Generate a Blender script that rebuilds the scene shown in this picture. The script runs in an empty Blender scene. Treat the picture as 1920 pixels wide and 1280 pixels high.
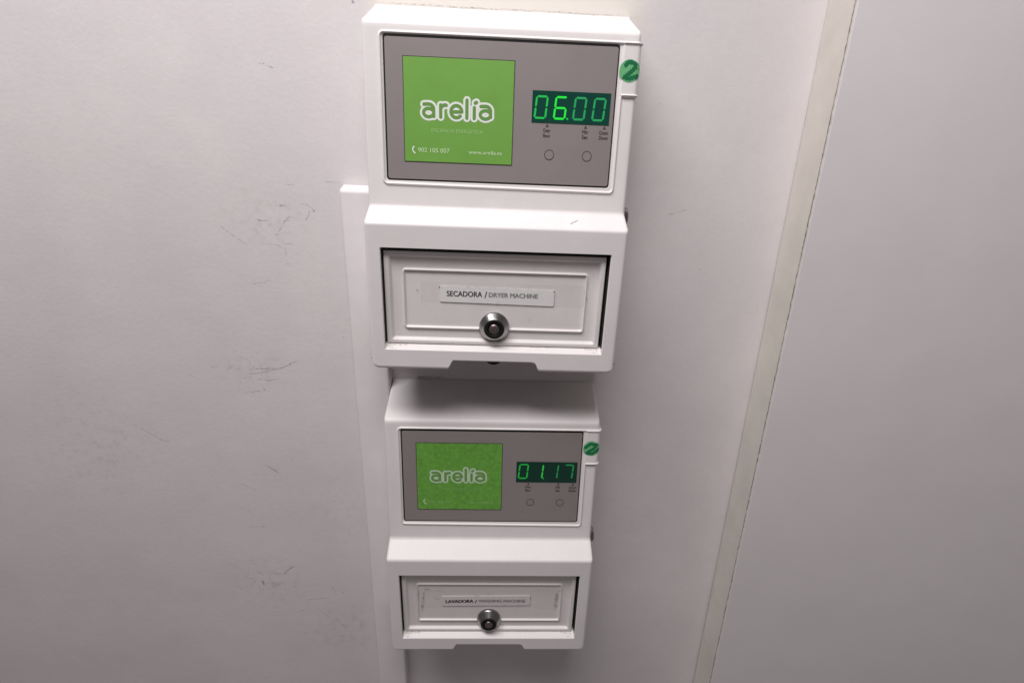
import bpy, math, random
import numpy as np
from mathutils import Vector
random.seed(4); rng = np.random.default_rng(7)
SC = bpy.context.scene; COL = SC.collection

# ---------------------------------------------------------------- camera
cam = bpy.data.cameras.new('camera'); cam_o = bpy.data.objects.new('camera', cam); COL.objects.link(cam_o)
cam_o.location = (0.00146891, -0.44143187, 0.15387176)
cam_o.rotation_euler = (math.radians(70.99360319), math.radians(-2.09396946), math.radians(-1.2833317))
cam.sensor_width = 36; cam.lens = 900 / 1920 * 36; cam.clip_start = .01; cam.clip_end = 50
SC.camera = cam_o
# ---------------------------------------------------------------- light of the room
w = bpy.data.worlds.new('World'); SC.world = w; w.use_nodes = True
w.node_tree.nodes['Background'].inputs[0].default_value = (1.0, .89, .89, 1)
w.node_tree.nodes['Background'].inputs[1].default_value = .14
ld = bpy.data.lights.new('ceiling_lamp', 'AREA'); ld.shape = 'RECTANGLE'; ld.size = .95; ld.size_y = .30
ld.energy = 14.8; ld.color = (1.0, .945, .955)
lo = bpy.data.objects.new('ceiling_lamp', ld); COL.objects.link(lo); lo.location = (-.25, -.53, 1.02)
lo.rotation_euler = (Vector((0, 0, -.05)) - Vector(lo.location)).to_track_quat('-Z', 'Y').to_euler()
SC.view_settings.view_transform = 'Standard'; SC.view_settings.look = 'None'
SC.view_settings.exposure = 0; SC.view_settings.gamma = 1; SC.view_settings.use_curve_mapping = False

# ---------------------------------------------------------------- materials
def srgb(r, g, b):
    f = lambda c: (c/255/12.92) if c/255 <= .04045 else ((c/255+.055)/1.055)**2.4
    return (f(r), f(g), f(b), 1)
def nd(t, typ, **kw):
    n = t.nodes.new(typ)
    for k, v in kw.items():
        if k in n.inputs: n.inputs[k].default_value = v
        else: setattr(n, k, v)
    return n
def mat(name, col, rough=.5, metal=0, emit=None, estr=0, vary=.0, vscale=60, bump=0, bscale=900, spec=.5, coat=0):
    m = bpy.data.materials.new(name); m.use_nodes = True; t = m.node_tree; b = t.nodes['Principled BSDF']
    b.inputs['Base Color'].default_value = col; b.inputs['Roughness'].default_value = rough
    b.inputs['Metallic'].default_value = metal; b.inputs['Specular IOR Level'].default_value = spec
    b.inputs['Coat Weight'].default_value = coat
    co = nd(t, 'ShaderNodeTexCoord')
    if vary:
        n = nd(t, 'ShaderNodeTexNoise', Scale=vscale, Detail=5, Roughness=.65); t.links.new(co.outputs['Object'], n.inputs['Vector'])
        mr = nd(t, 'ShaderNodeMapRange'); mr.inputs['From Min'].default_value = .3; mr.inputs['From Max'].default_value = .7
        mr.inputs['To Min'].default_value = 1-vary; mr.inputs['To Max'].default_value = 1+vary*.5
        t.links.new(n.outputs['Fac'], mr.inputs['Value'])
        mx = nd(t, 'ShaderNodeMix', data_type='RGBA', blend_type='MULTIPLY'); mx.inputs[0].default_value = 1
        mx.inputs[6].default_value = col; t.links.new(mr.outputs[0], mx.inputs[7]); t.links.new(mx.outputs[2], b.inputs['Base Color'])
        r2 = nd(t, 'ShaderNodeMapRange'); r2.inputs['To Min'].default_value = rough*.85; r2.inputs['To Max'].default_value = min(1, rough*1.15)
        t.links.new(n.outputs['Fac'], r2.inputs['Value']); t.links.new(r2.outputs[0], b.inputs['Roughness'])
    if bump:
        n2 = nd(t, 'ShaderNodeTexNoise', Scale=bscale, Detail=3); t.links.new(co.outputs['Object'], n2.inputs['Vector'])
        bp = nd(t, 'ShaderNodeBump', Strength=bump, Distance=.0004); t.links.new(n2.outputs['Fac'], bp.inputs['Height'])
        t.links.new(bp.outputs[0], b.inputs['Normal'])
    if emit:
        b.inputs['Emission Color'].default_value = emit; b.inputs['Emission Strength'].default_value = estr
    return m
M = {}
M['paint'] = mat('white_enamel', (.80, .775, .77, 1), .42, vary=.035, vscale=35, bump=.10, bscale=700, spec=.35)
M['paint2'] = mat('drawer_enamel', (.76, .735, .725, 1), .42, vary=.04, vscale=45, bump=.10, bscale=700)
M['inside'] = mat('dark_inside', (.03, .026, .026, 1), .8)
M['black'] = mat('black_plastic', (.008, .007, .008, 1), .5, spec=.3)
M['membrane'] = mat('grey_membrane', (.262, .232, .228, 1), .55, vary=.05, vscale=30, bump=.12, bscale=2500)
M['green'] = mat('logo_green', (.165, .40, .060, 1), .5, vary=.06, vscale=50)
M['green2'] = mat('logo_green_worn', (.145, .40, .055, 1), .5, vary=.26, vscale=260)
M['glyph'] = mat('letter_green', (.135, .31, .065, 1), .5)
M['white'] = mat('print_white', (.80, .86, .78, 1), .5)
M['white2'] = mat('print_white_worn', (.52, .68, .50, 1), .5)
M['faint'] = mat('print_faint', (.36, .62, .22, 1), .5)
M['faint2'] = mat('print_faint_worn', (.20, .46, .11, 1), .5)
M['pale'] = mat('print_pale', (.62, .80, .50, 1), .5)
M['pale2'] = mat('print_pale_worn', (.27, .52, .17, 1), .5)
M['ink'] = mat('black_ink', (.03, .025, .025, 1), .5)
M['ink2'] = mat('dark_grey_ink', (.07, .05, .055, 1), .5)
M['greyink'] = mat('grey_ink', (.25, .25, .25, 1), .5)
M['greyink2'] = mat('grey_ink_faint', (.29, .27, .27, 1), .5)
M['sticker'] = mat('green_sticker', (.15, .50, .22, 1), .35, vary=.1, vscale=200)
M['marker'] = mat('marker_green', (.008, .165, .060, 1), .35)
M['label'] = mat('label_paper', (.78, .785, .77, 1), .4, vary=.03, vscale=80)
M['label2'] = mat('label_paper_dull', (.74, .70, .70, 1), .4, vary=.05, vscale=80)
M['chrome'] = mat('chrome', (.33, .325, .32, 1), .26, 1, vary=.15, vscale=300)
M['brass'] = mat('worn_metal', (.30, .25, .235, 1), .35, 1)
M['disp'] = mat('display_window', (.004, .022, .018, 1), .15, emit=(.0, .055, .035, 1), estr=.55, vary=.3, vscale=90)
M['disp2'] = mat('display_window_dim', (.003, .012, .010, 1), .15, emit=(.0, .030, .017, 1), estr=.45, vary=.3, vscale=90)
def led(n, c, s): return mat(n, (.01, .05, .02, 1), .3, emit=c, estr=s)
M['led_b'] = led('led_bright', (.012, .78, .035, 1), 1.0)
M['led_m'] = led('led_middle', (.012, .42, .060, 1), 1)
M['led_d'] = led('led_dim', (.015, .29, .085, 1), 1)
M['led2_b'] = led('led_bright_low', (.030, .46, .050, 1), .8)
M['led2_m'] = led('led_middle_low', (.010, .28, .030, 1), .9)
M['led2_d'] = led('led_dim_low', (.012, .17, .045, 1), .9)
M['cream'] = mat('cream_edging', (.74, .715, .65, 1), .5, vary=.10, vscale=25, bump=.1)
M['leaf'] = mat('white_laminate', (.74, .715, .72, 1), .5, vary=.03, vscale=14, bump=.15, bscale=500)
M['seam'] = mat('dirty_seam', (.16, .13, .10, 1), .8, vary=.5, vscale=300)
M['trunk'] = mat('white_pvc', (.74, .71, .712, 1), .55, vary=.05, vscale=30, bump=.1)
# scuff: dark rubber marks, broken up
def scuff_mat(name, col, dens, sc=900):
    m = bpy.data.materials.new(name); m.use_nodes = True; t = m.node_tree; t.nodes.clear()
    out = nd(t, 'ShaderNodeOutputMaterial'); mix = nd(t, 'ShaderNodeMixShader'); tr = nd(t, 'ShaderNodeBsdfTransparent')
    df = nd(t, 'ShaderNodeBsdfPrincipled'); df.inputs['Base Color'].default_value = col; df.inputs['Roughness'].default_value = .7
    co = nd(t, 'ShaderNodeTexCoord'); n = nd(t, 'ShaderNodeTexNoise', Scale=sc, Detail=4, Roughness=.7)
    mr = nd(t, 'ShaderNodeMapRange'); mr.inputs['From Min'].default_value = .38; mr.inputs['From Max'].default_value = .62
    mr.inputs['To Min'].default_value = 0; mr.inputs['To Max'].default_value = dens
    t.links.new(co.outputs['Object'], n.inputs['Vector']); t.links.new(n.outputs['Fac'], mr.inputs['Value'])
    t.links.new(mr.outputs[0], mix.inputs[0]); t.links.new(tr.outputs[0], mix.inputs[1]); t.links.new(df.outputs[0], mix.inputs[2])
    t.links.new(mix.outputs[0], out.inputs[0]); return m
M['scuff'] = scuff_mat('rubber_scuff', (.17, .15, .15, 1), .52)
M['scuff_l'] = scuff_mat('faint_scuff', (.36, .33, .32, 1), .5)
M['scratch'] = scuff_mat('scratch', (.03, .025, .025, 1), 1.0, 2500)
M['residue'] = scuff_mat('glue_residue', (.30, .25, .18, 1), .5, 420)
M['yellow'] = scuff_mat('yellowed_dirt', (.58, .52, .36, 1), .4, 350)
def tape_mat():
    m = bpy.data.materials.new('clear_tape'); m.use_nodes = True; t = m.node_tree; t.nodes.clear()
    out = nd(t, 'ShaderNodeOutputMaterial'); mix = nd(t, 'ShaderNodeMixShader'); mix.inputs[0].default_value = .07
    tr = nd(t, 'ShaderNodeBsdfTransparent'); pr = nd(t, 'ShaderNodeBsdfPrincipled'); pr.inputs['Base Color'].default_value = (.62, .58, .56, 1); pr.inputs['Roughness'].default_value = .25
    t.links.new(tr.outputs[0], mix.inputs[1]); t.links.new(pr.outputs[0], mix.inputs[2]); t.links.new(mix.outputs[0], out.inputs[0]); return m
M['tape'] = tape_mat()
def wall_mat():
    m = bpy.data.materials.new('painted_wall'); m.use_nodes = True; t = m.node_tree; b = t.nodes['Principled BSDF']
    b.inputs['Roughness'].default_value = .55; b.inputs['Specular IOR Level'].default_value = .35
    geo = nd(t, 'ShaderNodeTexCoord'); P = geo.outputs['Object']
    def noise(s, d=4, r=.6):
        n = nd(t, 'ShaderNodeTexNoise', Scale=s, Detail=d, Roughness=r); t.links.new(P, n.inputs['Vector']); return n.outputs['Fac']
    def rng_(x, a, b_, c, d):
        r = nd(t, 'ShaderNodeMapRange'); r.inputs['From Min'].default_value = a; r.inputs['From Max'].default_value = b_
        r.inputs['To Min'].default_value = c; r.inputs['To Max'].default_value = d; t.links.new(x, r.inputs['Value']); return r.outputs[0]
    def mul(a, b_, op='MULTIPLY'):
        n = nd(t, 'ShaderNodeMath', operation=op)
        for i, x in enumerate((a, b_)):
            if isinstance(x, (int, float)): n.inputs[i].default_value = x
            else: t.links.new(x, n.inputs[i])
        return n.outputs[0]
    def mixc(f, a, b_):
        n = nd(t, 'ShaderNodeMix', data_type='RGBA'); t.links.new(f, n.inputs[0])
        for i, x in ((6, a), (7, b_)):
            if isinstance(x, tuple): n.inputs[i].default_value = x
            else: t.links.new(x, n.inputs[i])
        return n.outputs[2]
    base = mixc(rng_(noise(9, 5), .35, .65, 0, 1), (.765, .735, .735, 1), (.715, .685, .69, 1))
    base = mixc(rng_(noise(140, 4), .3, .7, 0, .18), base, (.62, .59, .59, 1))
    # grubby places where things rubbed on the wall
    tot = None
    for cx, cz, rx, rz, k in ((-.235, -.035, .05, .035, .9), (-.205, .110, .06, .045, .6), (-.255, -.30, .07, .06, .9), (-.17, -.37, .07, .06, .9), (-.107, .225, .012, .03, .8),
                              (-.40, -.12, .1, .1, .5), (.16, -.2, .06, .08, .3), (-.16, -.20, .05, .07, .35)):
        mp = nd(t, 'ShaderNodeMapping'); mp.inputs['Location'].default_value = (-cx/rx, 0, -cz/rz); mp.inputs['Scale'].default_value = (1/rx, 0, 1/rz)
        t.links.new(P, mp.inputs['Vector']); ln = nd(t, 'ShaderNodeVectorMath', operation='LENGTH'); t.links.new(mp.outputs[0], ln.inputs[0])
        r = nd(t, 'ShaderNodeMapRange', interpolation_type='SMOOTHSTEP'); r.inputs['From Min'].default_value = 1; r.inputs['From Max'].default_value = 0
        r.inputs['To Max'].default_value = k; t.links.new(ln.outputs['Value'], r.inputs['Value'])
        tot = r.outputs[0] if tot is None else mul(tot, r.outputs[0], 'ADD')
    g = mul(tot, rng_(noise(110, 6, .75), .50, .68, 0, .55))
    base = mixc(g, base, (.33, .30, .295, 1))
    # cream filler above the upper box
    mp = nd(t, 'ShaderNodeSeparateXYZ'); t.links.new(P, mp.inputs[0])
    nx = mul(mp.outputs[0], mul(rng_(noise(30, 3), 0, 1, -.01, .01), 0.0, 'ADD'), 'ADD')
    fx = mul(rng_(nx, -.112, -.102, 0, 1), rng_(nx, .10, .125, 1, 0)); fz = rng_(mp.outputs[2], .264, .272, 0, 1)
    base = mixc(mul(mul(fx, fz), .8), base, (.80, .775, .70, 1))
    t.links.new(base, b.inputs['Base Color'])
    h = mul(mul(noise(260, 3, .5), .9), mul(noise(1100, 2, .5), .35), 'ADD')
    h = mul(h, mul(noise(14, 2, .5), 5.0), 'ADD')
    bp = nd(t, 'ShaderNodeBump', Strength=.22, Distance=.0007); t.links.new(h, bp.inputs['Height']); t.links.new(bp.outputs[0], b.inputs['Normal'])
    return m
M['wall'] = wall_mat()

# ---------------------------------------------------------------- helpers
def mesh_obj(name, V, Fc, mats, parent=None, midx=None, smooth=False):
    me = bpy.data.meshes.new(name); me.from_pydata([tuple(map(float, v)) for v in V], [], [tuple(int(i) for i in f) for f in Fc]); 
    for m in (mats if isinstance(mats, (list, tuple)) else [mats]): me.materials.append(m)
    if midx is not None: me.polygons.foreach_set('material_index', [int(i) for i in midx])
    me.polygons.foreach_set('use_smooth', [bool(smooth)]*len(me.polygons)); me.update()
    o = bpy.data.objects.new(name, me); COL.objects.link(o)
    if parent: o.parent = parent
    return o
class Acc:
    """collects faces of several materials into one mesh"""
    def __init__(s): s.V = []; s.F = []; s.I = []; s.mats = []
    def add(s, V, F, m):
        if m not in s.mats: s.mats.append(m)
        k = s.mats.index(m); n = len(s.V); s.V += [tuple(v) for v in V]; s.F += [tuple(i+n for i in f) for f in F]; s.I += [k]*len(F)
    def make(s, name, parent=None, smooth=False): return mesh_obj(name, s.V, s.F, s.mats, parent, s.I, smooth)

# body shape numbers (metres; z up from the bottom of the box, d out from the wall)
D1 = .0722; Z1 = .1172; Z2 = .1281; D2B = .0539; D2T = .0465; ZE = .2543; ZT = .2761; W2 = .1; RC = .0027
def Du(z): return D2B + (D2T-D2B)*(z-Z2)/(ZE-Z2)
def sstep(a, b, x): t = np.clip((x-a)/(b-a), 0, 1); return t*t*(3-2*t)
def sd_rect(x, z, x0, x1, z0, z1, r):
    qx = np.abs(x-(x0+x1)/2)-(x1-x0)/2+r; qz = np.abs(z-(z0+z1)/2)-(z1-z0)/2+r
    return np.hypot(np.maximum(qx, 0), np.maximum(qz, 0)) + np.minimum(np.maximum(qx, qz), 0) - r
def fillet(P, R, n=7):
    out = [np.array(P[0], float)]
    for i in range(1, len(P)-1):
        a, b, c = (np.array(P[i+k], float) for k in (-1, 0, 1)); u = (a-b)/np.linalg.norm(a-b); v = (c-b)/np.linalg.norm(c-b)
        r = R[i]; ang = math.acos(np.clip(u@v, -1, 1)); t = min(r/math.tan(ang/2), .48*np.linalg.norm(a-b), .48*np.linalg.norm(c-b)); r = t*math.tan(ang/2)
        bis = (u+v)/np.linalg.norm(u+v); cen = b+bis*r/math.sin(ang/2); p0 = b+u*t-cen; p1 = b+v*t-cen
        for k in range(n+1):
            f = k/n; q = p0*(1-f)+p1*f; out.append(cen+q/np.linalg.norm(q)*r)
    out.append(np.array(P[-1], float)); return np.array(out)
def seg_dist(x, z, path):
    d = np.full(np.broadcast(x, z).shape, 1e9)
    for a, b in zip(path[:-1], path[1:]):
        v = b-a; L = v@v
        if L < 1e-14: continue
        t = np.clip(((x-a[0])*v[0]+(z-a[1])*v[1])/L, 0, 1); d = np.minimum(d, np.hypot(x-a[0]-t*v[0], z-a[1]-t*v[1]))
    return d
BEAD = fillet([(.130, .2470), (-.0872, .2470), (-.0872, .1452), (.0884, .1440), (.0884, .2124), (.130, .2124)], [0, .003, .003, .003, .0015, 0])
def refine(lo, hi, base, feats, fine, span):
    s = [lo]; x = lo
    while x < hi-1e-9:
        near = any(abs(x-f) < span or abs(x+base*.5-f) < span for f in feats)
        x = min(hi, x+(fine if near else base)); s.append(x)
    return np.array(s)

def housing(parent):
    prof = fillet([(0, .064), (0, D1), (Z1, D1-.0002), (Z2, D2B), (ZE, D2T), (ZT, 0.0)], [0, .0030, .0032, .0045, .0050, 0], 8)
    seg = np.r_[0, np.cumsum(np.linalg.norm(np.diff(prof, axis=0), axis=1))]; L = seg[-1]
    fz = [0, .0172, .0205, .0990, .1452, .1478, .2124, .2460, .2470]; fs = []
    for z in fz: k = np.argmin(np.abs(prof[:, 0]-z)+0) if False else None; fs.append(np.interp(z, prof[:, 0], seg))
    for c in (Z1, Z2, ZE): fs.append(np.interp(c, prof[:, 0], seg))
    fs += [.006, .010]
    S = refine(0, L, .0022, fs, .0003, .0028)
    Z = np.interp(S, seg, prof[:, 0]); D = np.interp(S, seg, prof[:, 1])
    tz = np.gradient(Z, S); td = np.gradient(D, S); nz = -td; ndp = tz; nl = np.hypot(nz, ndp); nz /= nl; ndp /= nl
    xf = refine(-(W2-RC), W2-RC, .0028, [-.0885, .0885, -.0872, .0884, -.036, .036, -.0852, .0852], .00035, .003)
    arc = np.linspace(0, math.pi/2, 7)[1:]; side = np.linspace(0, 1, 14)[1:]
    # columns: (kind, value, unwrapped u)
    colL = [('s', f, -(W2-RC)-RC*math.pi/2-f*.05) for f in side[::-1]] + [('a', a, -(W2-RC)-RC*a) for a in arc[::-1]]
    colR = [('a', a, (W2-RC)+RC*a) for a in arc] + [('s', f, (W2-RC)+RC*math.pi/2+f*.05) for f in side]
    cols = [(-1,)+c for c in colL] + [(0, 'f', x, x) for x in xf] + [(1,)+c for c in colR]
    nR, nC = len(S), len(cols); P = np.zeros((nR, nC, 3))
    reff = np.minimum(RC, np.maximum(D*.5, 0))
    for j, (sg, k, val, u) in enumerate(cols):
        ux = np.full(nR, u); z0 = Z.copy()
        h = .0012*(.5+.5*np.cos(np.pi*np.clip(seg_dist(ux, z0, BEAD)/.0015, 0, 1)))
        h = h + .0011*sstep(.0870, .0884, ux)*sstep(.2118, .2130, z0)*sstep(.2476, .2468, z0)
        h = np.where((z0 > .13) & (z0 < ZE-.001), h, 0)
        if k == 'f':
            h = h - .0007*sstep(0, .0006, -sd_rect(ux, z0, -.0855, .0855, .1474, .2464, .0025))
            low = z0 < .11
            h = np.where(low, h - .0060*np.clip((z0-.0170)/.0034, 0, 1)*sstep(0, .0008, -sd_rect(ux, z0, -.0887, .0887, .0165, .0991, .001))
                         - .012*sstep(0, .0008, -sd_rect(ux, z0, -.0887, .0887, .0205, .0991, .001)), h)
        xa = (W2-RC); X = np.where(True, 0, 0.)
        if k == 'f':
            X = u/(W2-RC)*(W2-reff); DD = D + h*ndp; ZZ = z0 + h*nz
        elif k == 'a':
            X = sg*(W2-reff+reff*math.sin(val)+h*math.sin(val)); DD = D-reff+reff*math.cos(val)+h*math.cos(val)*ndp; ZZ = z0+h*math.cos(val)*nz
        else:
            X = sg*(W2+h)+0*D; DD = (D-reff)*(1-val); ZZ = z0.copy()
        # bottom edge: coin notch and rounded corners
        ax = abs(u); n_ = .0078*float(sstep(.0380, .0332, ax))
        cr = .006; e = max(0, min(ax, W2)-(W2-cr)); n_ += cr-math.sqrt(max(0, cr*cr-e*e))
        ZZ = ZZ + n_*(1-np.clip((ZZ)/.0165, 0, 1))
        P[:, j] = np.stack([X, -DD, ZZ], 1)
    V = P.reshape(-1, 3); F = [(i*nC+j, i*nC+j+1, (i+1)*nC+j+1, (i+1)*nC+j) for i in range(nR-1) for j in range(nC-1)]
    HH = np.zeros((nR, nC)); xx = np.array([c[3] for c in cols]); X_, Z_ = np.meshgrid(xx, Z)
    deep = (sd_rect(X_, Z_, -.0887, .0887, .0205, .0991, .001) < -.0001) & (Z_ < .11)
    mi = [1 if deep[i, j] and deep[i+1, j+1] and deep[i, j+1] and deep[i+1, j] else 0 for i in range(nR-1) for j in range(nC-1)]
    o = mesh_obj('housing', V, F, [M['paint'], M['inside']], parent, mi, smooth=True)
    sm = o.modifiers.new('thickness', 'SOLIDIFY'); sm.thickness = .0022; sm.offset = -1; sm.use_even_offset = False
    return o

def surf(u, z, h=0):   # wraps round the right-hand corner of the upper part
    a = W2-RC; r = RC+h
    if u <= a: return (u, -(Du(z)+h), z)
    t = (u-a)/RC
    if t < math.pi/2: return (a+r*math.sin(t), -(Du(z)-RC+r*math.cos(t)), z)
    return (a+r, -(Du(z)-RC-(t-math.pi/2)*RC), z)
UP = lambda x, z, h: (x, -(Du(z)+h), z)
DF = .0672; DIN = DF-.0027
DR = lambda x, z, h: (x, -(DIN+h), z)

def rrect(x0, x1, z0, z1, r, n=5, rot=0):
    P = []
    for cx, cz, a0 in ((x1-r, z1-r, 0), (x0+r, z1-r, 90), (x0+r, z0+r, 180), (x1-r, z0+r, 270)):
        for k in range(n+1):
            a = math.radians(a0+90*k/n); P.append((cx+r*math.cos(a), cz+r*math.sin(a)))
    if rot:
        mx, mz = (x0+x1)/2, (z0+z1)/2; c, s = math.cos(rot), math.sin(rot); P = [(mx+(x-mx)*c-(z-mz)*s, mz+(x-mx)*s+(z-mz)*c) for x, z in P]
    return P
def slab(acc, P, m, fn, h0, h1):
    n = len(P); V = [fn(x, z, h1) for x, z in P]+[fn(x, z, h0) for x, z in P]
    F = [tuple(range(n))[::-1]]+[(i, (i+1) % n, n+(i+1) % n, n+i) for i in range(n)]
    acc.add(V, F, m)
def circ(cx, cz, r, n=28): return [(cx+r*math.cos(2*math.pi*k/n), cz+r*math.sin(2*math.pi*k/n)) for k in range(n)]
def ring(acc, cx, cz, r0, r1, m, fn, h, n=36):
    A = circ(cx, cz, r1, n); B = circ(cx, cz, r0, n); V = [fn(x, z, h) for x, z in A+B]
    acc.add(V, [(i, n+i, n+(i+1) % n, (i+1) % n) for i in range(n)], m)
def frame(acc, x0, x1, z0, z1, t, m, fn, h):
    A = [(x0, z0), (x1, z0), (x1, z1), (x0, z1)]; B = [(x0+t, z0+t), (x1-t, z0+t), (x1-t, z1-t), (x0+t, z1-t)]
    acc.add([fn(x, z, h) for x, z in A+B], [(i, (i+1) % 4, 4+(i+1) % 4, 4+i) for i in range(4)], m)
def contour(fun, x0, x1, z0, z1, cell, mp):
    """faces where fun(x,z) > 0, one clean sheet"""
    xs = np.arange(x0, x1+cell, cell); zs = np.arange(z0, z1+cell, cell); X, Z = np.meshgrid(xs, zs); Fv = fun(X, Z)
    V = []; idx = {}; F = []
    def vid(key, p):
        if key not in idx: idx[key] = len(V); V.append(mp(*p))
        return idx[key]
    for i in range(len(zs)-1):
        row = Fv[i:i+2]
        for j in np.nonzero((row[:, :-1].max(0) > 0) | (row[:, 1:].max(0) > 0))[0]:
            c = [(i, j), (i, j+1), (i+1, j+1), (i+1, j)]; poly = []
            for k in range(4):
                a, b = c[k], c[(k+1) % 4]; fa, fb = Fv[a], Fv[b]
                if fa > 0: poly.append(vid(a, (xs[a[1]], zs[a[0]])))
                if (fa > 0) != (fb > 0):
                    t = fa/(fa-fb); key = (min(a, b), max(a, b))
                    poly.append(vid(key, (xs[a[1]]*(1-t)+xs[b[1]]*t, zs[a[0]]*(1-t)+zs[b[0]]*t)))
            if len(poly) >= 3: F.append(tuple(poly[::-1]))
    return V, F
def arcp(cx, cz, rx, rz, a0, a1, n=18): return [(cx+rx*math.cos(math.radians(a0+(a1-a0)*k/n)), cz+rz*math.sin(math.radians(a0+(a1-a0)*k/n))) for k in range(n+1)]
# hand-drawn rounded lettering of the logo (mm)
LOGO = [arcp(5.6, 5.5, 3.6, 2.9, 0, 360, 30), [(2.3, 11.2), (4.4, 11.4)] + arcp(5.8, 8.0, 3.4, 3.4, 90, 0) + [(9.2, 5.5)], [(9.2, 5.5), (9.3, 3.0)],
        [(14.2, 2.7), (14.2, 11.1)], [(14.2, 9.6)] + arcp(17.3, 8.6, 2.5, 2.6, 150, 70),
        arcp(25.4, 6.9, 3.9, 4.2, 0, 315, 30), [(21.7, 6.6), (29.2, 6.9)], 
        [(32.9, 2.7), (32.9, 15.2)], [(38.2, 2.7), (38.2, 10.2)], [(38.8, 13.4), (39.7, 13.9)],
        arcp(46.2, 5.5, 3.7, 2.9, 0, 360, 30), [(42.9, 11.2), (45.0, 11.4)] + arcp(46.4, 8.0, 3.5, 3.4, 90, 0) + [(49.9, 5.5)], [(49.9, 5.5), (50.0, 4.0)]]
LX = lambda x: -.0586+(x-.0)*.00103; LZ = lambda z: .1904+z*.00097
LP = [np.array([(LX(a), LZ(b)) for a, b in p]) for p in LOGO]
def logo_d(X, Z):
    d = np.full(X.shape, 1e9)
    for p in LP: d = np.minimum(d, seg_dist(X, Z, p))
    return d
_white = contour(lambda X, Z: .00268-logo_d(X, Z), -.062, -.002, .188, .211, .0002, lambda x, z: (x, z))
_green = contour(lambda X, Z: .00118-logo_d(X, Z), -.062, -.002, .188, .211, .00018, lambda x, z: (x, z))
def sheet(acc, vf, m, fn, h): acc.add([fn(x, z, h) for x, z in vf[0]], vf[1], m)

def text(acc, s, x0, x1, z0, m, fn, h, z1=None, rot=0, off=0, bold=0):
    """lettering from a font curve, fitted to x0..x1 with baseline z0 and cap height z1"""
    cu = bpy.data.curves.new('t', 'FONT'); cu.body = s; cu.resolution_u = 4; cu.offset = off
    o = bpy.data.objects.new('t', cu); COL.objects.link(o); bpy.context.view_layer.update()
    me = bpy.data.meshes.new_from_object(o.evaluated_get(bpy.context.evaluated_depsgraph_get()))
    V = np.array([v.co[:] for v in me.vertices]); F = [tuple(p.vertices) for p in me.polygons]
    bpy.data.objects.remove(o); bpy.data.curves.remove(cu); bpy.data.meshes.remove(me)
    a, b = V[:, 0].min(), V[:, 0].max(); top = .729
    X = x0+(V[:, 0]-a)/(b-a)*(x1-x0); k = (x1-x0)/(b-a) if z1 is None else (z1-z0)/top; Zz = z0+V[:, 1]*k+(X-x0)*math.tan(rot)
    for i, b in enumerate((-bold, 0, bold) if bold else (0,)): acc.add([fn(x+b, z+abs(b)*.4, h+i*.00004) for x, z in zip(X, Zz)], F, m)

SEG = {'0': 'abcdef', '6': 'acdefg', '1': 'bc', '7': 'abc'}
def digit(acc, ch, x, z, m, fn, h, dw=.0094, dh=.0158, t=.00145):
    sk = .0014/dh
    g = .00018; hw = t/2; H = dh/2
    def bar(x0, z0, x1, z1):
        v = np.array([x1-x0, z1-z0]); L = np.linalg.norm(v); v /= L; n = np.array([-v[1], v[0]])*hw
        a = np.array([x0, z0])+v*g; b = np.array([x1, z1])-v*g
        P = [a, a+v*hw+n, b-v*hw+n, b, b-v*hw-n, a+v*hw-n]
        acc.add([fn(x+p[0]+p[1]*sk, z+p[1], h) for p in P], [tuple(range(6))], m)
    i = hw; S = {'a': (i, dh-i, dw-i, dh-i), 'b': (dw-i, H, dw-i, dh-i), 'c': (dw-i, i, dw-i, H), 'd': (i, i, dw-i, i), 'e': (i, i, i, H), 'f': (i, H, i, dh-i), 'g': (i, H, dw-i, H)}
    for k in SEG[ch]: bar(*S[k])

def lathe(acc, prof, cx, cz, d0, m, n=40):
    V = []; F = []
    for r, h in prof:
        for k in range(n): a = 2*math.pi*k/n; V.append((cx+r*math.cos(a), -(d0+h), cz+r*math.sin(a)))
    for i in range(len(prof)-1):
        for k in range(n): F.append((i*n+k, i*n+(k+1) % n, (i+1)*n+(k+1) % n, (i+1)*n+k))
    F.append(tuple(range((len(prof)-1)*n, len(prof)*n))); acc.add(V, F, m)
def wobble(pts, wd, jit, seed, n=10):
    """ribbon quads along pts with uneven width; returns V2,F"""
    r = np.random.default_rng(seed); P = np.array(pts, float); s = np.r_[0, np.cumsum(np.linalg.norm(np.diff(P, axis=0), axis=1))]
    N = max(n, int(s[-1]/.0008)); q = np.linspace(0, s[-1], N); X = np.interp(q, s, P[:, 0]); Z = np.interp(q, s, P[:, 1])
    k = np.ones(5)/5; jx = np.convolve(r.normal(0, jit, N), k, 'same'); jz = np.convolve(r.normal(0, jit, N), k, 'same'); X += jx; Z += jz
    tx = np.gradient(X); tz = np.gradient(Z); L = np.hypot(tx, tz)+1e-9; nx, nz = -tz/L, tx/L
    ww = wd*(.35+.9*np.abs(np.convolve(r.normal(0, 1, N), k, 'same')))*np.minimum(1, np.minimum(q, s[-1]-q)/(s[-1]*.15+1e-9)+.1)
    V = [(X[i]+nx[i]*ww[i], Z[i]+nz[i]*ww[i]) for i in range(N)]+[(X[i]-nx[i]*ww[i], Z[i]-nz[i]*ww[i]) for i in range(N)]
    return V, [(i, i+1, N+i+1, N+i) for i in range(N-1)]

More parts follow.
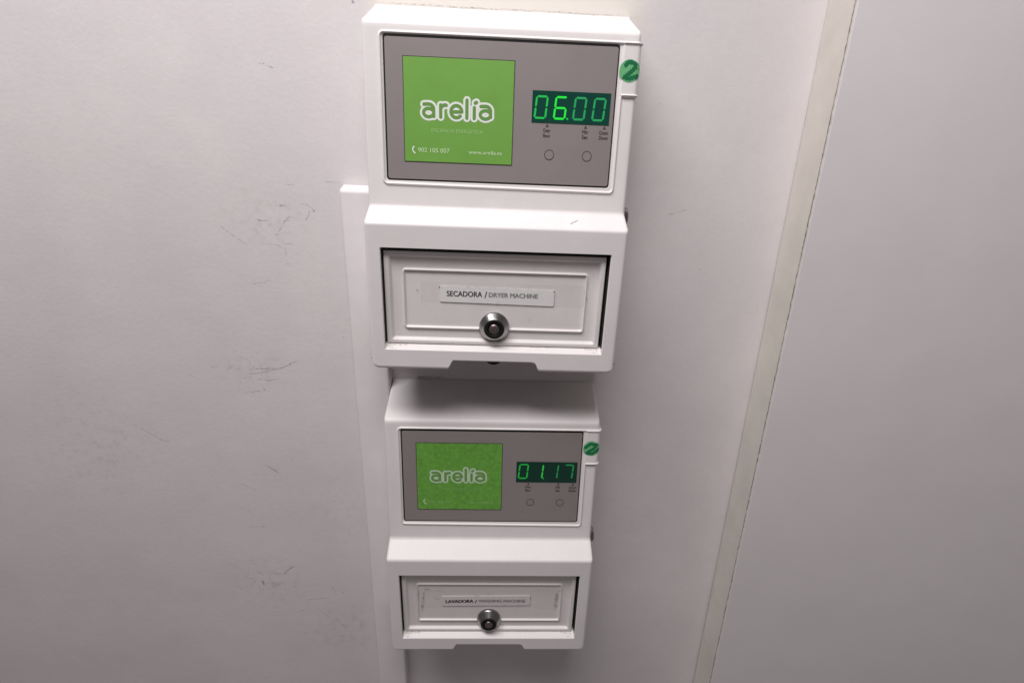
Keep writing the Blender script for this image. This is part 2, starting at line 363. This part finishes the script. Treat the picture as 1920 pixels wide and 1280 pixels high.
# ---------------------------------------------------------------- setting: wall
acc = Acc()
V = [(-1.6, 0, -1.2), (1.6, 0, -1.2), (1.6, 0, 1.3), (-1.6, 0, 1.3), (-1.6, .1, -1.2), (1.6, .1, -1.2), (1.6, .1, 1.3), (-1.6, .1, 1.3)]
acc.add(V, [(0, 1, 2, 3), (5, 4, 7, 6), (4, 0, 3, 7), (1, 5, 6, 2), (3, 2, 6, 7), (4, 5, 1, 0)], M['wall'])
SC1 = [([(-.1954, .2325), (-.190, .2318)], .0007), ([(-.1895, .2306), (-.1837, .2292)], .0007), ([(-.1868, .1396), (-.1766, .1400)], .0004),
       ([(-.1928, .1225), (-.1855, .1219)], .0006), ([(-.1744, .1238), (-.168, .1240), (-.163, .1200), (-.162, .1180)], .0005), ([(-.1655, .1195), (-.1672, .115), (-.1705, .1096)], .0005),
       ([(-.1635, .1186), (-.1615, .1178)], .0012), ([(-.2137, .1095), (-.2025, .1088)], .0009), ([(-.1890, .109), (-.184, .109)], .0006),
       ([(-.2117, .0886), (-.198, .0880), (-.1910, .0840), (-.1901, .0800), (-.1900, .076)], .0004), ([(-.1905, .0712), (-.1895, .0708)], .0008),
       ([(-.2260, .0515), (-.215, .0525), (-.207, .0560)], .0005), ([(-.1455, .0026), (-.1448, .0020)], .0008), ([(-.118, .2771), (-.1155, .2768)], .0012),
       ([(-.2439, -.040), (-.2230, -.036), (-.205, -.031), (-.190, -.0228)], .0008), ([(-.236, -.034), (-.214, -.0325)], .0008), ([(-.233, -.044), (-.222, -.046), (-.210, -.043)], .0006),
       ([(-.2281, -.052), (-.2270, -.0565)], .0005), ([(-.2380, -.1429), (-.232, -.1475), (-.2253, -.1528)], .0009), ([(-.231, -.1472), (-.2265, -.150)], .0005),
       ([(-.2356, -.2892), (-.2290, -.281), (-.2206, -.2766)], .0012), ([(-.2613, -.297), (-.2600, -.306)], .0022), ([(-.1708, -.3162), (-.1698, -.3135)], .0009),
       ([(.1512, .1253), (.160, .128), (.1694, .1311)], .00035), ([(.1885, .0789), (.1915, .0770)], .0006), ([(.132, .215), (.134, .2152)], .0006),
       ([(-.150, .1435), (-.135, .1430)], .0003), ([(-.200, .0975), (-.195, .0970)], .0004), ([(-.183, -.305), (-.178, -.318)], .0006),
       ([(-.36, -.10), (-.34, -.115), (-.33, -.118)], .0006)]
for i, (p, wd) in enumerate(SC1):
    v, f = wobble(p, wd*.75, .0005, i); acc.add([(x, -.00012, z) for x, z in v], f, M['scuff'])
for i in range(14):      # faint grazes
    cx, cz = ((-.20, .115), (-.235, -.035), (-.21, -.33), (-.27, -.2))[i % 4]; x = cx+rng.normal(0, .035); z = cz+rng.normal(0, .025); a = rng.normal(.1, .4); l = rng.uniform(.006, .03)
    if x > -.145: x = -.16-(x+.145)
    v, f = wobble([(x, z), (x+l*math.cos(a), z+l*math.sin(a))], .00045, .0006, 100+i); acc.add([(x_, -.00020-.000002*i, z_) for x_, z_ in v], f, M['scuff_l'])
v, f = wobble([(-.101, .2775), (-.06, .2775), (-.02, .2768), (.03, .2772), (.07, .2765), (.099, .2768)], .0004, .0004, 77); acc.add([(x, -.00040, z) for x, z in v], f, M['scuff'])
v, f = wobble([(-.078, -.0385), (-.062, -.0378), (-.045, -.0382)], .0012, .0004, 78); acc.add([(x, -.00040, z) for x, z in v], f, M['scuff'])
wall = acc.make('wall'); wall['kind'] = 'structure'

# ---------------------------------------------------------------- things
def thing(name, label, cat, loc, group=None):
    o = bpy.data.objects.new(name, None); COL.objects.link(o); o.location = loc; o.empty_display_size = .05
    o['label'] = label; o['category'] = cat
    if group: o['group'] = group
    return o

# door leaf on the right
dr = thing('door', 'white door leaf with a cream edge and chipped seam, on the right wall side', 'door', (.2622, 0, 0)); dr.rotation_euler = (0, math.radians(-.95), math.radians(-6))
TH = .0425
def box(acc, x0, x1, d0, d1, z0, z1, m):
    V = [(x0, -d0, z0), (x1, -d0, z0), (x1, -d1, z0), (x0, -d1, z0), (x0, -d0, z1), (x1, -d0, z1), (x1, -d1, z1), (x0, -d1, z1)]
    acc.add(V, [(0, 1, 2, 3), (7, 6, 5, 4), (0, 4, 5, 1), (1, 5, 6, 2), (2, 6, 7, 3), (3, 7, 4, 0)], m)
a = Acc(); box(a, .0012, .85, .001, TH-.0002, -1.1, 1.1, M['leaf']); lf = a.make('leaf', dr)
bv = lf.modifiers.new('b', 'BEVEL'); bv.width = .0008; bv.segments = 2
a = Acc(); box(a, 0, .0012, .001, TH-.0012, -1.1, 1.1, M['cream']); a.make('edge_strip', dr)
v, f = wobble([(TH-.0009, -.9), (TH-.0009, .9)], .00055, .0004, 5, 1500)
a = Acc(); a.add([(-.0001, -x, z) for x, z in v], f, M['seam'])
for i in range(26):
    z = rng.uniform(-.5, .2); l = rng.uniform(.001, .006); ww = rng.uniform(.0004, .0011)
    P = [(TH-.0006-ww*abs(math.sin(k*1.3)), z+l*k/5) for k in range(6)]+[(TH-.0002, z+l), (TH-.0002, z)]
    a.add([(-.0002-.000003*i, -x, zz) for x, zz in P], [tuple(range(8))], M['seam'])
a.make('chipped_seam', dr)

# cable trunking on the left
tk = thing('cable_trunking', 'white vertical cable trunking behind the left side of both meter boxes', 'trunking', (-.1105, 0, -1.1)); tk.rotation_euler = (0, math.radians(-.35), 0)
def prism(acc, P2, z0, z1, m):
    n = len(P2); V = [(x, -d, z0) for x, d in P2]+[(x, -d, z1) for x, d in P2]
    acc.add(V, [(i, (i+1) % n, n+(i+1) % n, n+i) for i in range(n)]+[tuple(range(n))[::-1], tuple(range(n, 2*n))], m)
def tprof(hw, dd, r, n=6):
    P = [(-hw, 0)]
    for cx, a0 in ((-hw+r, 180), (hw-r, 90)):
        P += [(cx+r*math.cos(math.radians(a0-90*k/n)), dd-r+r*math.sin(math.radians(a0-90*k/n))) for k in range(n+1)]
    return P+[(hw, 0)]
ztop = 1.1+.1378; TP = tprof(.0168, .0140, .0030); n = len(TP); a = Acc()
rows = [(0, 1, 1)]+[(ztop-.003+.003*math.sin(t), 1, 1-.16*(1-math.cos(t))) for t in (0, .5, 1.0, 1.4)]+[(ztop+.0038, .97, 0.02)]
V = []; 
for z, kx, kd in rows: V += [(x*kx, -d*kd, z) for x, d in TP]
a.add(V, [(i*n+j, i*n+j+1, (i+1)*n+j+1, (i+1)*n+j) for i in range(len(rows)-1) for j in range(n-1)], M['trunk'])
a.make('cover', tk, smooth=True)

# ---------------------------------------------------------------- coin meters
GROUP = 'coin meter boxes stacked on the wall'
def build_common(root):
    hs = housing(root)
    # drawer front
    def grid(x0, x1, z0, z1, fx, fz, hfun, mp, m, name):
        xs = refine(x0, x1, .003, fx, .00035, .0026); zs = refine(z0, z1, .003, fz, .00035, .0026)
        X, Z = np.meshgrid(xs, zs); H = hfun(X, Z); nR, nC = X.shape
        V = [mp(X[i, j], Z[i, j], H[i, j]) for i in range(nR) for j in range(nC)]
        F = [(i*nC+j, i*nC+j+1, (i+1)*nC+j+1, (i+1)*nC+j) for i in range(nR-1) for j in range(nC-1)]
        rim = [(0, j) for j in range(nC)]+[(i, nC-1) for i in range(1, nR)]+[(nR-1, j) for j in range(nC-2, -1, -1)]+[(i, 0) for i in range(nR-2, 0, -1)]
        b = len(V); V += [(V[i*nC+j][0], V[i*nC+j][1]+.008, V[i*nC+j][2]) for i, j in rim]; k = len(rim)
        F += [(rim[q][0]*nC+rim[q][1], b+q, b+(q+1) % k, rim[(q+1) % k][0]*nC+rim[(q+1) % k][1]) for q in range(k)]
        return mesh_obj(name, V, F, m, root, smooth=True)
    x0, x1, z0, z1 = -.0877, .0864, .0209, .0961
    def hf(X, Z):
        e = -sd_rect(X, Z, x0, x1, z0, z1, .0012); h = -.0009*(1-np.sqrt(np.clip(1-(1-np.clip(e/.0012, 0, 1))**2, 0, 1)))
        h = h - .0028*np.clip((-sd_rect(X, Z, -.0838, .0828, .0240, .0932, .002))/.0019, 0, 1)
        h = h + .0017*(.5+.5*np.cos(np.pi*np.clip(np.abs(sd_rect(X, Z, -.0728, .0724, .0345, .0817, .002))/.0015, 0, 1)))
        return h
    grid(x0, x1, z0, z1, [x0, x1, -.0838, .0828, -.0728, .0724], [z0, z1, .0246, .0932, .0345, .0817], hf, lambda x, z, h: (x, -(DF+h), z), M['paint2'], 'drawer_front')
    # lock
    a = Acc(); cx, cz = -.0004, .0368
    lathe(a, [(.0120, -.002), (.0123, 0), (.0123, .0008), (.0117, .0013), (.0084, .0062), (.0080, .0065)], cx, cz, DF-.001, M['chrome'])
    lk = a.make('drawer_lock', root, True)
    a = Acc(); lathe(a, [(.0080, .0060), (.0080, .0067), (.0076, .0070), (.0052, .0071), (.0050, .0066)], cx, cz, DF-.001, M['black']); a.make('lock_face', lk, True)
    a = Acc(); lathe(a, [(.0042, .0063), (.0042, .0068), (.0040, .0073), (.0033, .0077), (.0020, .0080), (.0008, .0081)], cx, cz, DF-.001, M['brass'])
    a.make('key_cylinder', lk, True)
    a = Acc(); lathe(a, [(.0082, -.004), (.0082, .002), (.0076, .0025)], cx, .0100, .0600, M['black']); a.make('lock_tail', root)
    # side lock
    a = Acc(); V = []; nseg = 28; pr = [(.0075, 0), (.0075, .0034), (.0066, .0044), (.0035, .0045)]
    for r, h in pr: V += [(.0999+h, -(.0425+r*math.cos(2*math.pi*k/nseg)), .1255+r*math.sin(2*math.pi*k/nseg)) for k in range(nseg)]
    F = [(i*nseg+k, i*nseg+(k+1) % nseg, (i+1)*nseg+(k+1) % nseg, (i+1)*nseg+k) for i in range(3) for k in range(nseg)]+[tuple(range(3*nseg, 4*nseg))]
    a.add(V, F, M['chrome']); a.make('side_lock', root, True)
    # control panel
    a = Acc(); slab(a, rrect(-.0850, .0850, .1480, .2458, .0022), M['black'], UP, -.0012, .0001)
    slab(a, rrect(-.0838, .0841, .1489, .2443, .0016), M['membrane'], UP, .0001, .00025)
    cp = a.make('control_panel', root)
    for x in (.0378, .0665):
        a = Acc(); slab(a, circ(x, .1700, .0035, 36), M['membrane'], UP, .00025, .00035); ring(a, x, .1700, .0032, .0037, M['ink2'], UP, .00042); a.make('button', cp)
    return cp
def panel_print(cp, small):
    m = M['ink2']
    for x, wds in ((.0352, ('Over', 'flow')), (.0641, ('Min', 'Sec')), (.0782, ('Count', 'Down'))):
        a = Acc()
        a.add([UP(x-.0012, .1893, .0004), UP(x, .1917, .0004), UP(x+.0012, .1893, .0004)], [(0, 1, 2)], m)
        for k, t in enumerate(wds):
            hw = (.0026, .0021, .0033)[[.0352, .0641, .0782].index(x)]; z = .1858-k*.0036
            text(a, t, x-hw-.0003, x+hw-.0003, z, m, UP, .0004, z+.0026, bold=.00006)
        a.make('key_legend', cp)
def sticker(root, worn):
    a = Acc(); cx, cz, r = .0931, .2291, .0075; h = .0013
    fn = lambda x, z, hh: surf(x, z, hh)
    vf = contour(lambda X, Z: r-np.hypot(X-cx, Z-cz), cx-r-.001, cx+r+.001, cz-r-.001, cz+r+.001, .0004, lambda x, z: (x, z)); sheet(a, vf, M['sticker'], fn, h)
    st = a.make('number_sticker', root, True)
    if worn: P = np.array([(cx-.0055, cz+.0012), (cx-.001, cz+.0048), (cx+.0042, cz+.0042), (cx+.0028, cz+.0004), (cx-.0022, cz-.0030), (cx-.0042, cz-.0048), (cx+.001, cz-.0052), (cx+.0055, cz-.0020), (cx+.0058, cz-.001)]); rr = .0013
    else: P = np.array(arcp(cx+.0003, cz+.0030, .0034, .0028, 165, -50, 14)+[(cx+.0004, cz-.0012), (cx-.0035, cz-.0042), (cx+.0003, cz-.0050), (cx+.0052, cz-.0034)]); rr = .00135
    P = P*np.array([1, 1])
    f = lambda X, Z: np.minimum(rr*(1+.22*np.sin(X*2600+Z*1900))-seg_dist(X, Z, P), r-.0001-np.hypot(X-cx, Z-cz))
    vf = contour(f, cx-r, cx+r, cz-r, cz+r, .00015, lambda x, z: (x, z)); a = Acc(); sheet(a, vf, M['marker'], fn, h+.0002); a.make('numeral', st, True)
def logo(root, worn):
    a = Acc(); k = '2' if worn else ''
    x0, x1, z0, z1 = -.0713, .0098, .1613, .2326
    slab(a, [(x0, z0), (x1, z0), (x1, z1), (x0, z1)][::-1], M['ink'], UP, .0003, .00050)
    slab(a, [(x0+.0005, z0+.0005), (x1-.0005, z0+.0005), (x1-.0005, z1-.0005), (x0+.0005, z1-.0005)][::-1], M['green'+k], UP, .0005, .00056)
    lg = a.make('logo_plate', root)
    a = Acc(); sheet(a, _white, M['white'+k], UP, .00064); sheet(a, _green, M['glyph'], UP, .00072); a.make('logo_emblem', lg)
    a = Acc(); text(a, 'EFICIENCIA ENERGETICA', -.0509, -.0128, .1826, M['faint'+k], UP, .00066, .1852); a.make('logo_tagline', lg)
    a = Acc(); text(a, '902 105 007', -.0610, -.0375, .1684, M['pale'+k], UP, .00066, .1716)
    text(a, 'www.arelia.es', -.0230, .0020, .1684, M['pale'+k], UP, .00066, .1712)
    P = np.array([(-.0644, .1720), (-.0651, .1705), (-.0648, .1690), (-.0636, .1678)])
    ends = lambda X, Z: np.minimum(np.hypot(X+.0642, Z-.1719), np.hypot(X+.0635, Z-.1677))
    vf = contour(lambda X, Z: np.maximum(.00042-seg_dist(X, Z, P), .00062-ends(X, Z)), -.067, -.062, .166, .174, .00018, lambda x, z: (x, z)); sheet(a, vf, M['white'+k] if not worn else M['pale'], UP, .00066)
    a.make('contact_line', lg)
def display(root, s, mats, bg, dotafter, mdot):
    a = Acc(); slab(a, [(.0233, .1922), (.0813, .1922), (.0813, .2138), (.0233, .2138)][::-1], M[bg], UP, .0003, .0006); dp = a.make('display', root)
    for i, ch in enumerate(s):
        a = Acc(); x = .0246+i*.01435
        digit(a, ch, x, .1946 if bg == 'disp' else .1958, M[mats[i]], UP, .0007, dh=.0160)
        a.make('digit', dp)
        if i == dotafter:
            a = Acc(); zz = .1954 if bg == 'disp' else .1966; a.add([UP(p[0], p[1], .0007) for p in circ(x+.0109-(.0006 if bg != 'disp' else 0), zz, .0008, 14)], [tuple(range(14))], M[mdot]); a.make('decimal_point', dp)
def name_label(root, lower):
    a = Acc()
    if not lower:
        vf = [(-.0592, .0556), (.0715, .0546), (.0712, .0722), (-.0590, .0730)]; r = -.014
        a.add([DR(x, z, .00012) for x, z in vf], [(0, 1, 2, 3)], M['tape'])
        tp = a.make('clear_tape', root)
        a = Acc(); slab(a, rrect(-.0446, .0473, .0558, .0687, .0012, rot=r), M['label'], DR, .0001, .0006); lb = a.make('name_label', root)
        a = Acc(); text(a, 'SECADORA', -.0389, -.0108, .0612, M['ink'], DR, .0007, .0657, bold=.00013); text(a, '/', -.0088, -.0068, .0606, M['ink'], DR, .0007, .0660, bold=.0001)
        text(a, 'DRYER MACHINE', -.0052, .0340, .0614, M['greyink'], DR, .0007, .0652, bold=.00020); a.make('lettering', lb)
        a = Acc()
        for x, z in ((-.0447, .0682), (.0470, .0671)): a.add([DR(p[0], p[1], .00065) for p in circ(x, z, .00055, 10)], [tuple(range(10))], M['ink'])
        for i, (p, wd) in enumerate([([(-.0440, .0560), (.0472, .0545)], .00028), ([(.0472, .0545), (.0474, .0672)], .00030), ([(-.044, .0696), (.047, .0684)], .00018), ([(.0712, .0545), (.0711, .0722)], .0003), ([(.047, .0735), (.0712, .0725)], .00022),
                                         ([(.020, .0722), (.047, .0716)], .0002), ([(-.0592, .0562), (-.0592, .073)], .00018), ([(-.063, .0668), (-.0615, .064)], .0005), ([(.0005, .0552), (.0030, .0585)], .0003), ([(.028, .046), (.0285, .041)], .0002), ([(.0735, .064), (.0735, .060)], .0007)]):
            v, f = wobble(p, wd, .00012, 200+i); a.add([DR(x, z, .0008+.00001*i) for x, z in v], f, M['scuff'])
        a.make('grime', root)
    else:
        a.add([DR(x, z, .00012) for x, z in [(-.0700, .0500), (.0715, .0500), (.0725, .0735), (-.0712, .0735)]], [(0, 1, 2, 3)], M['tape']); a.make('clear_tape', root)
        a = Acc(); slab(a, rrect(-.0485, .0412, .0535, .0662, .0010, rot=.012), M['label2'], DR, .0001, .0006); lb = a.make('name_label', root)
        a = Acc(); text(a, 'LAVADORA', -.0444, -.0166, .0569, M['ink'], DR, .0007, .0611, rot=.03, bold=.00030); text(a, '/', -.0150, -.0128, .0568, M['ink'], DR, .0007, .0616, bold=.00012)
        text(a, 'WASHING MACHINE', -.0112, .0364, .0581, M['greyink2'], DR, .0007, .0619, bold=.00024); a.make('lettering', lb)
        a = Acc()
        for i, (p, wd, m) in enumerate([([(-.0715, .074), (-.0722, .062), (-.0728, .050)], .0011, 'residue'), ([(-.0655, .073), (-.0675, .060), (-.0685, .045)], .0016, 'residue'), ([(-.066, .0745), (-.061, .0765)], .0010, 'scuff'), ([(.0690, .074), (.0680, .061), (.0675, .048)], .0020, 'residue'),
                                         ([(.0705, .075), (.0715, .072)], .001, 'scuff'), ([(-.0485, .0532), (.0412, .0540)], .00035, 'scuff'), ([(.0415, .054), (.0418, .0668)], .0004, 'scuff'), ([(-.058, .0655), (-.050, .061)], .0005, 'residue'), ([(-.016, .0685), (-.0125, .066), (-.010, .068)], .0005, 'scuff'),
                                         ([(-.004, .0695), (.004, .068)], .0003, 'scuff'), ([(.042, .074), (.068, .075)], .0004, 'residue'), ([(.045, .052), (.067, .049)], .0005, 'residue'), ([(-.065, .075), (-.045, .073)], .0005, 'residue')]):
            v, f = wobble(p, wd, .0003, 300+i); a.add([DR(x, z, .0008+.00001*i) for x, z in v], f, M[m])
        a.make('grime', root)

u1 = thing('coin_meter', 'upper white coin meter showing 06.00, with a dryer machine label on its drawer', 'coin meter', (0, 0, 0), GROUP)
cp1 = build_common(u1)
u2 = thing('coin_meter', 'lower white coin meter showing 01.17, with a washing machine label on its drawer', 'coin meter', (.0024847, 0, -.3152254), GROUP)
u2.rotation_euler = (0, -.00848, 0)
for ch in list(u1.children):
    c = ch.copy(); COL.objects.link(c); c.parent = u2
    if ch is cp1: cp2 = c
    for g in list(ch.children):
        d = g.copy(); COL.objects.link(d); d.parent = c
panel_print(cp1, 0); panel_print(cp2, 1)
sticker(u1, False); sticker(u2, True); logo(u1, False); logo(u2, True)
display(u1, '0600', ['led_m', 'led_b', 'led_d', 'led_d'], 'disp', 1, 'led_m')
display(u2, '0117', ['led2_m', 'led2_b', 'led2_d', 'led2_d'], 'disp2', 1, 'led2_m')
name_label(u1, False); name_label(u2, True)
# yellowed dirt in the corners of the drawer ledge
LG = lambda x, z, h: (x, -(D1-.0056*(z-.0170)/.0034+h), z)
for root, k in ((u1, 0), (u2, 40)):
    for i, (p, wd) in enumerate([([(-.0865, .0196), (-.078, .0200), (-.070, .0201)], .0007), ([(-.0855, .0180), (-.079, .0181)], .0005), ([(.0868, .0194), (.082, .0198), (.074, .0201)], .0006), ([(.0845, .0182), (.080, .0183)], .0004), ([(.01, .0203), (.05, .0203)], .0002)]):
        a = Acc(); v, f = wobble(p, wd, .0002, 400+i+k); a.add([LG(x, z, .00015+.00002*i) for x, z in v], f, M['yellow']); a.make('ledge_dirt', root)
# pen scratch on the sloping shoulder of the upper box
def shoulder(x, t, h): z = Z1+(Z2-Z1)*t; d = D1+(D2B-D1)*t; n = np.array([D1-D2B, Z2-Z1]); n = n/np.linalg.norm(n); return (x, -(d+h*n[1]), z+h*n[0])
v, f = wobble([(.0555, .30), (.0580, .42), (.0625, .58)], .0008, .0001, 9)
a = Acc(); a.add([shoulder(x, t, .00015) for x, t in v], f, M['scratch']); a.make('scratch', u1)
for o in SC.objects:
    if o.type == 'MESH': o.data.validate()
